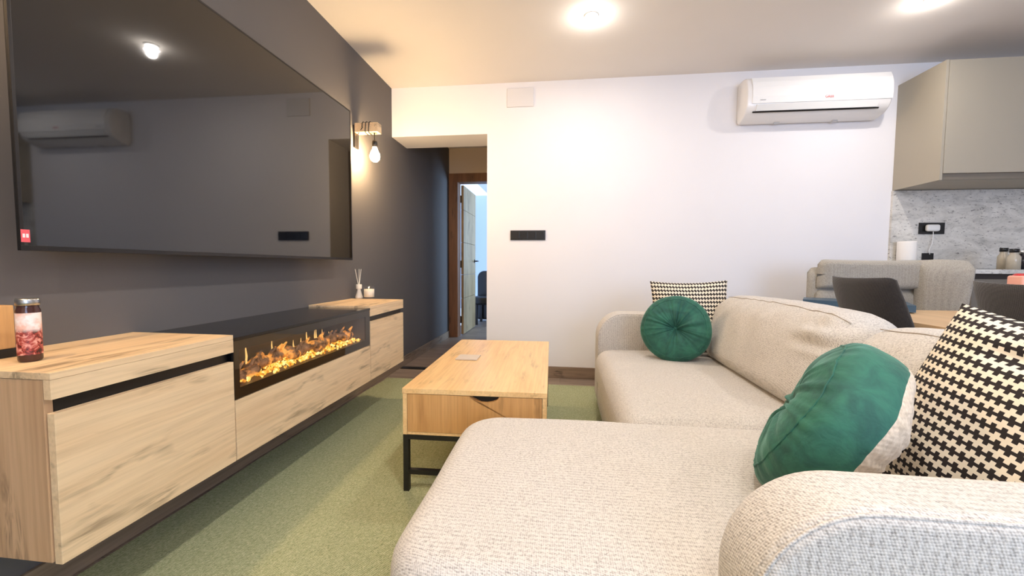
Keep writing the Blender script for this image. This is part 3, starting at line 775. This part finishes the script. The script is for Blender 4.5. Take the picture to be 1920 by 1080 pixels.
# ---------------------------------------------------------------- kitchen
t = thing('wall_cabinet', 'taupe kitchen wall cabinet with handleless doors beside the air conditioner', 'cabinet', (2.574, D, 1.586))
kw, kd, kh = 1.9, .397, .8
obj('carcass', B(0, kw, -kd+.022, -.001, 0, kh, .001), M_TAUPE, t)
obj('side_panel', B(-.018, -.0005, -kd, -.001, 0, kh, .001), M_TAUPE, t)
for k in range(3): obj('door', B(.003+k*.63, .628+k*.63, -kd, -kd+.0205, .045, kh-.002, .0015), M_TAUPE, t)
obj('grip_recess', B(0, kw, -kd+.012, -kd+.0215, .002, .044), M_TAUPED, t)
bs = struct('trim_2', B(2.55, XR-.001, D-.022, D-.0005, .98, 1.583, .001), M_GRAN)
bs['kind'] = 'structure'
t = thing('kitchen_counter', 'kitchen base units with pale stone worktop edge under the granite splashback', 'counter', (2.62, D, 0))
obj('worktop', B(0, XR-2.63, -.60, -.023, .95, .978, .002), M_GRAN, t)
obj('carcass', B(.01, XR-2.63, -.56, -.001, .1, .9495), M_DKBR, t)
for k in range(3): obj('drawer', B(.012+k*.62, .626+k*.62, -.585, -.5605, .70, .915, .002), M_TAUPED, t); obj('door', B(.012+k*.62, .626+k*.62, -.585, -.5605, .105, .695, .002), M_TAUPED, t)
obj('plinth', B(.01, XR-2.63, -.5, -.45, 0, .099), M_DKBR, t)
t = thing('power_socket', 'upper black wall socket on the granite splashback with a white plug in it', 'socket', (2.827, D-.0225, 1.29))
obj('plate', B(-.088, .088, -.008, -.0005, -.044, .044, .002), M_BLACKP, t)
t = thing('plug', 'white plug with thin white cord in the upper black socket', 'plug', (2.827, D-.031, 1.29))
obj('plug_body', rbox((.09, .035, .052), .015, (2, 2, 2), lambda P, q: P+Vector((-.01, -.018, .002))), M_WHITEP, t, True)
obj('cord', tube(nb(), [(0, -.012, -.026), (.002, -.012, -.06), (-.005, -.014, -.12), (-.02, -.01, -.17), (-.01, -.006, -.20)], .003, 6), M_WHITEP, t, True)
tag(obj('power_socket', B(2.772, 2.85, D-.031, D-.0227, 1.045, 1.1, .002), M_BLACKP), 'lower small black wall socket just above the grey bench back', 'socket')
t = thing('paper_roll', 'white paper roll standing at the left end of the worktop', 'paper towel', (2.615, D-.09, .978))
obj('roll', lathe(nb(), [(.018, .06), (.055, .06), (.057, .07), (.057, .2), (.055, .208), (.018, .208), (.018, .06)], 32), mat('white_paper', srgb(246, 242, 236), .9), t, True)
obj('shaded_roll_base', lathe(nb(), [(0, .0005), (.06, .0005), (.06, .055), (.05, .0595), (.012, .0595), (.012, .212), (0, .212)], 28), M_GREYP, t, True)  # grey foot stands in for shade on the lower roll, with spindle
def bottle(x, y, r, h, label, dark):
    t_ = thing('spice_jar', label, 'jar', (x, y, .978), 0, 'jars on the worktop')
    obj('glass', lathe(nb(), [(0, .0005), (r, .0005), (r, h*.6), (r*.6, h*.75), (r*.6, h*.82)], 24), mat('jar_'+label[:5], srgb(30, 26, 34) if dark else srgb(176, 168, 152), .15), t_, True)
    obj('lid', lathe(nb(), [(0, h*.825), (r*.7, h*.825), (r*.7, h), (0, h)], 24), M_BLACKP if not dark else M_STEEL, t_, True)
bottle(2.93, 3.02, .032, .135, 'clear grey glass jar with black lid on the worktop', False)
bottle(3.01, 3.05, .04, .125, 'dark jar with shiny lid beside the clear jar', True)
bottle(3.06, 3.22, .03, .15, 'clear jar standing behind the dark jar', False)

# ---------------------------------------------------------------- dining corner
t = thing('dining_table', 'pale wooden dining table behind the sofa', 'table', (1.5, 2.49, 0))
obj('tabletop', B(0, .85, -1.65, 0, .722, .75, .002), M_TABLETOP, t)
for y in (-1.59, -.08): obj('apron', B(.106, .749, y, y+.02, .65, .7215), M_DKBR, t)
for x in (.06, .75):
    for y in (-1.6, -.1): obj('leg', B(x, x+.045, y, y+.045, 0, .7215 if False else .6495, .002), M_DKBR, t)
def dining_chair(label):
    t_ = thing('dining_chair', label, 'chair', (0, 0, 0), 0, 'charcoal dining chairs along the table')
    # faces +x; backrest shell curved, leaning back
    bm = nb(); nu_, nv_ = 26, 16; g = {}
    for side in (0, 1):
        for i in range(nu_+1):
            for j in range(nv_+1):
                u = -1+2*i/nu_; v = j/nv_
                wdt = .19+.018*v; top = .503 - .008*(1-u*u) - .012*max(0, abs(u)-.9)/.1
                z = .44+top*v; y = u*wdt*(1-.06*max(0, abs(u)-.8)*5*v*v)
                x = -.02-.15*v**1.1 + .085*abs(u)**2.4*(1-.35*v)
                th = .024*(1-abs(u)**8)*(1-v**10)+.006
                x += th if side else -th
                g[side, i, j] = bm.verts.new((x, y, z))
    for side in (0, 1):
        for i in range(nu_):
            for j in range(nv_): bm.faces.new([g[side, i, j], g[side, i+1, j], g[side, i+1, j+1], g[side, i, j+1]])
    for i in range(nu_):
        for j in (0, nv_): bm.faces.new([g[0, i, j], g[0, i+1, j], g[1, i+1, j], g[1, i, j]])
    for j in range(nv_):
        for i in (0, nu_): bm.faces.new([g[0, i, j], g[0, i, j+1], g[1, i, j+1], g[1, i, j]])
    obj('backrest', bm, M_CHAIR, t_, True)
    obj('seat', rbox((.42, .44, .07), .03, (4, 4, 2), lambda P, q: P+Vector((.23, 0, .43))), M_CHAIR, t_, True)
    for sx in (.06, .40):
        for sy in (-1, 1): obj('leg', tube(nb(), [(sx, sy*.16, .40), (sx+(.04 if sx > .2 else -.04), sy*.2, 0)], [.014, .009], 10), M_BLACK, t_)
    return t_
ch = dining_chair('charcoal dining chair with its back to the sofa, in front of the grey bench')
ch.location = (1.50, 2.055, 0); ch.rotation_euler = (0, 0, -.02)
c2 = copy_tree(ch); c2.location = (1.50, 1.345, -.0); c2.rotation_euler = (0, 0, 0)
c2['label'] = 'charcoal dining chair at the right picture edge behind the houndstooth cushion'
# grey bench at the head of the table
t = thing('upholstered_bench', 'light grey upholstered bench with high curved back at the far end of the dining table', 'bench', (2.10, 2.86, 0))
def curved(bm, x0, x1, z0, z1, y, th, wing, r=.04, top=lambda u: 0, seg=30, lean=0):
    n_ = seg; m2 = 12; g = {}
    for side in (0, 1):
        for i in range(n_+1):
            for j in range(m2+1):
                u = i/n_; v = j/m2; U = 2*u-1
                x = x0+(x1-x0)*u; z = z0+(z1+top(U)-z0)*v
                cr = 1 - max(0, (abs(U)-.93)/.07)**2*.0
                if v > .5: z -= .035*max(0, (abs(U)-.90)/.10)**2
                yy = y - wing(U)
                t_ = th*(1-abs(U)**14)**.5*(1-abs(2*v-1)**10)**.5 + .002
                yy += -t_ if side else .0
                x += lean*(v-.5)*max(0, U)
                g[side, i, j] = bm.verts.new((x, yy, z))
    for side in (0, 1):
        for i in range(n_):
            for j in range(m2): bm.faces.new([g[side, i, j], g[side, i+1, j], g[side, i+1, j+1], g[side, i, j+1]])
    for i in range(n_):
        for j in (0, m2): bm.faces.new([g[0, i, j], g[0, i+1, j], g[1, i+1, j], g[1, i, j]])
    for j in range(m2):
        for i in (0, n_): bm.faces.new([g[0, i, j], g[0, i, j+1], g[1, i, j+1], g[1, i, j]])
    return bm
obj('back_shell', curved(nb(), -.47, .22, .42, .985, .06, .05, lambda U: 0), M_BENCH, t, True)
obj('back_cushion', curved(nb(), -.44, .24, .845, 1.03, .005, .06, lambda U: .03*max(0, U)**2, top=lambda U: .008*U*U), M_BENCH, t, True)
obj('lumbar_cushion', curved(nb(), -.445, .2, .47, .842, .005, .045, lambda U: 0), M_BENCH, t, True)
obj('wing_cushion', curved(nb(), .10, .285, .47, 1.025, -.02, .06, lambda U: .07+.05*U, top=lambda U: .012*(1-U*U), lean=.075), M_BENCH, t, True)
obj('seat', rbox((.86, .26, .12), .04, (6, 3, 2), lambda P, q: P+Vector((-.02, -.05-.04, .40))), M_BENCH, t, True)
for x in (-.4, .34):
    for y in (-.18, .02): obj('leg', tube(nb(), [(x, y, .345), (x, y, 0)], .015, 10), M_BLACK, t)
# slate blue pedestal table, one corner toward the camera
t = thing('pedestal_table', 'small slate blue square pedestal tabletop between dining chair and grey bench', 'side table', (1.70, 2.592, 0))
ax_ = Vector((.36, -.32, 0)).normalized(); ay_ = Vector((.50, .56, 0)).normalized()
bm = nb(); A_ = Vector((1.435, 2.60, 0)); B_ = Vector((1.79, 2.275, 0)); C_ = B_+Vector((.17, .29, 0)); D_ = A_+Vector((.11, .19, 0))
pv = [p-Vector((1.70, 2.592, 0)) for p in (A_, B_, C_, D_)]
lo = [bm.verts.new((p.x, p.y, .756)) for p in pv]; hi = [bm.verts.new((p.x, p.y, .792)) for p in pv]
for i in range(4): bm.faces.new((lo[i], lo[(i+1) % 4], hi[(i+1) % 4], hi[i]))
bm.faces.new(lo); bm.faces.new(hi); obj('tabletop', bm, M_SLATE, t)
obj('pedestal', lathe(nb(), [(0, 0), (.11, 0), (.11, .01), (.02, .02), (.016, .755), (0, .755)], 20), M_BLACK, t, True)
# things on the dining table
t = thing('snack_packet', 'red and white packet standing on the dining table behind the near dining chair', 'packet', (2.20, 2.20, .75))
obj('wrapper', rbox((.10, .07, .21), .02, (3, 3, 5), lambda P, q: P+Vector((0, 0, .1055))+Vector((.006*nz(P, 20, 1), 0, 0))), mat('red_foil', srgb(190, 34, 38), .35), t, True)
obj('label_band', rbox((.05, .074, .14), .01, (2, 2, 3), lambda P, q: P+Vector((-.032, 0, .13))), mat('pink_paper', srgb(236, 176, 160), .5), t, True)
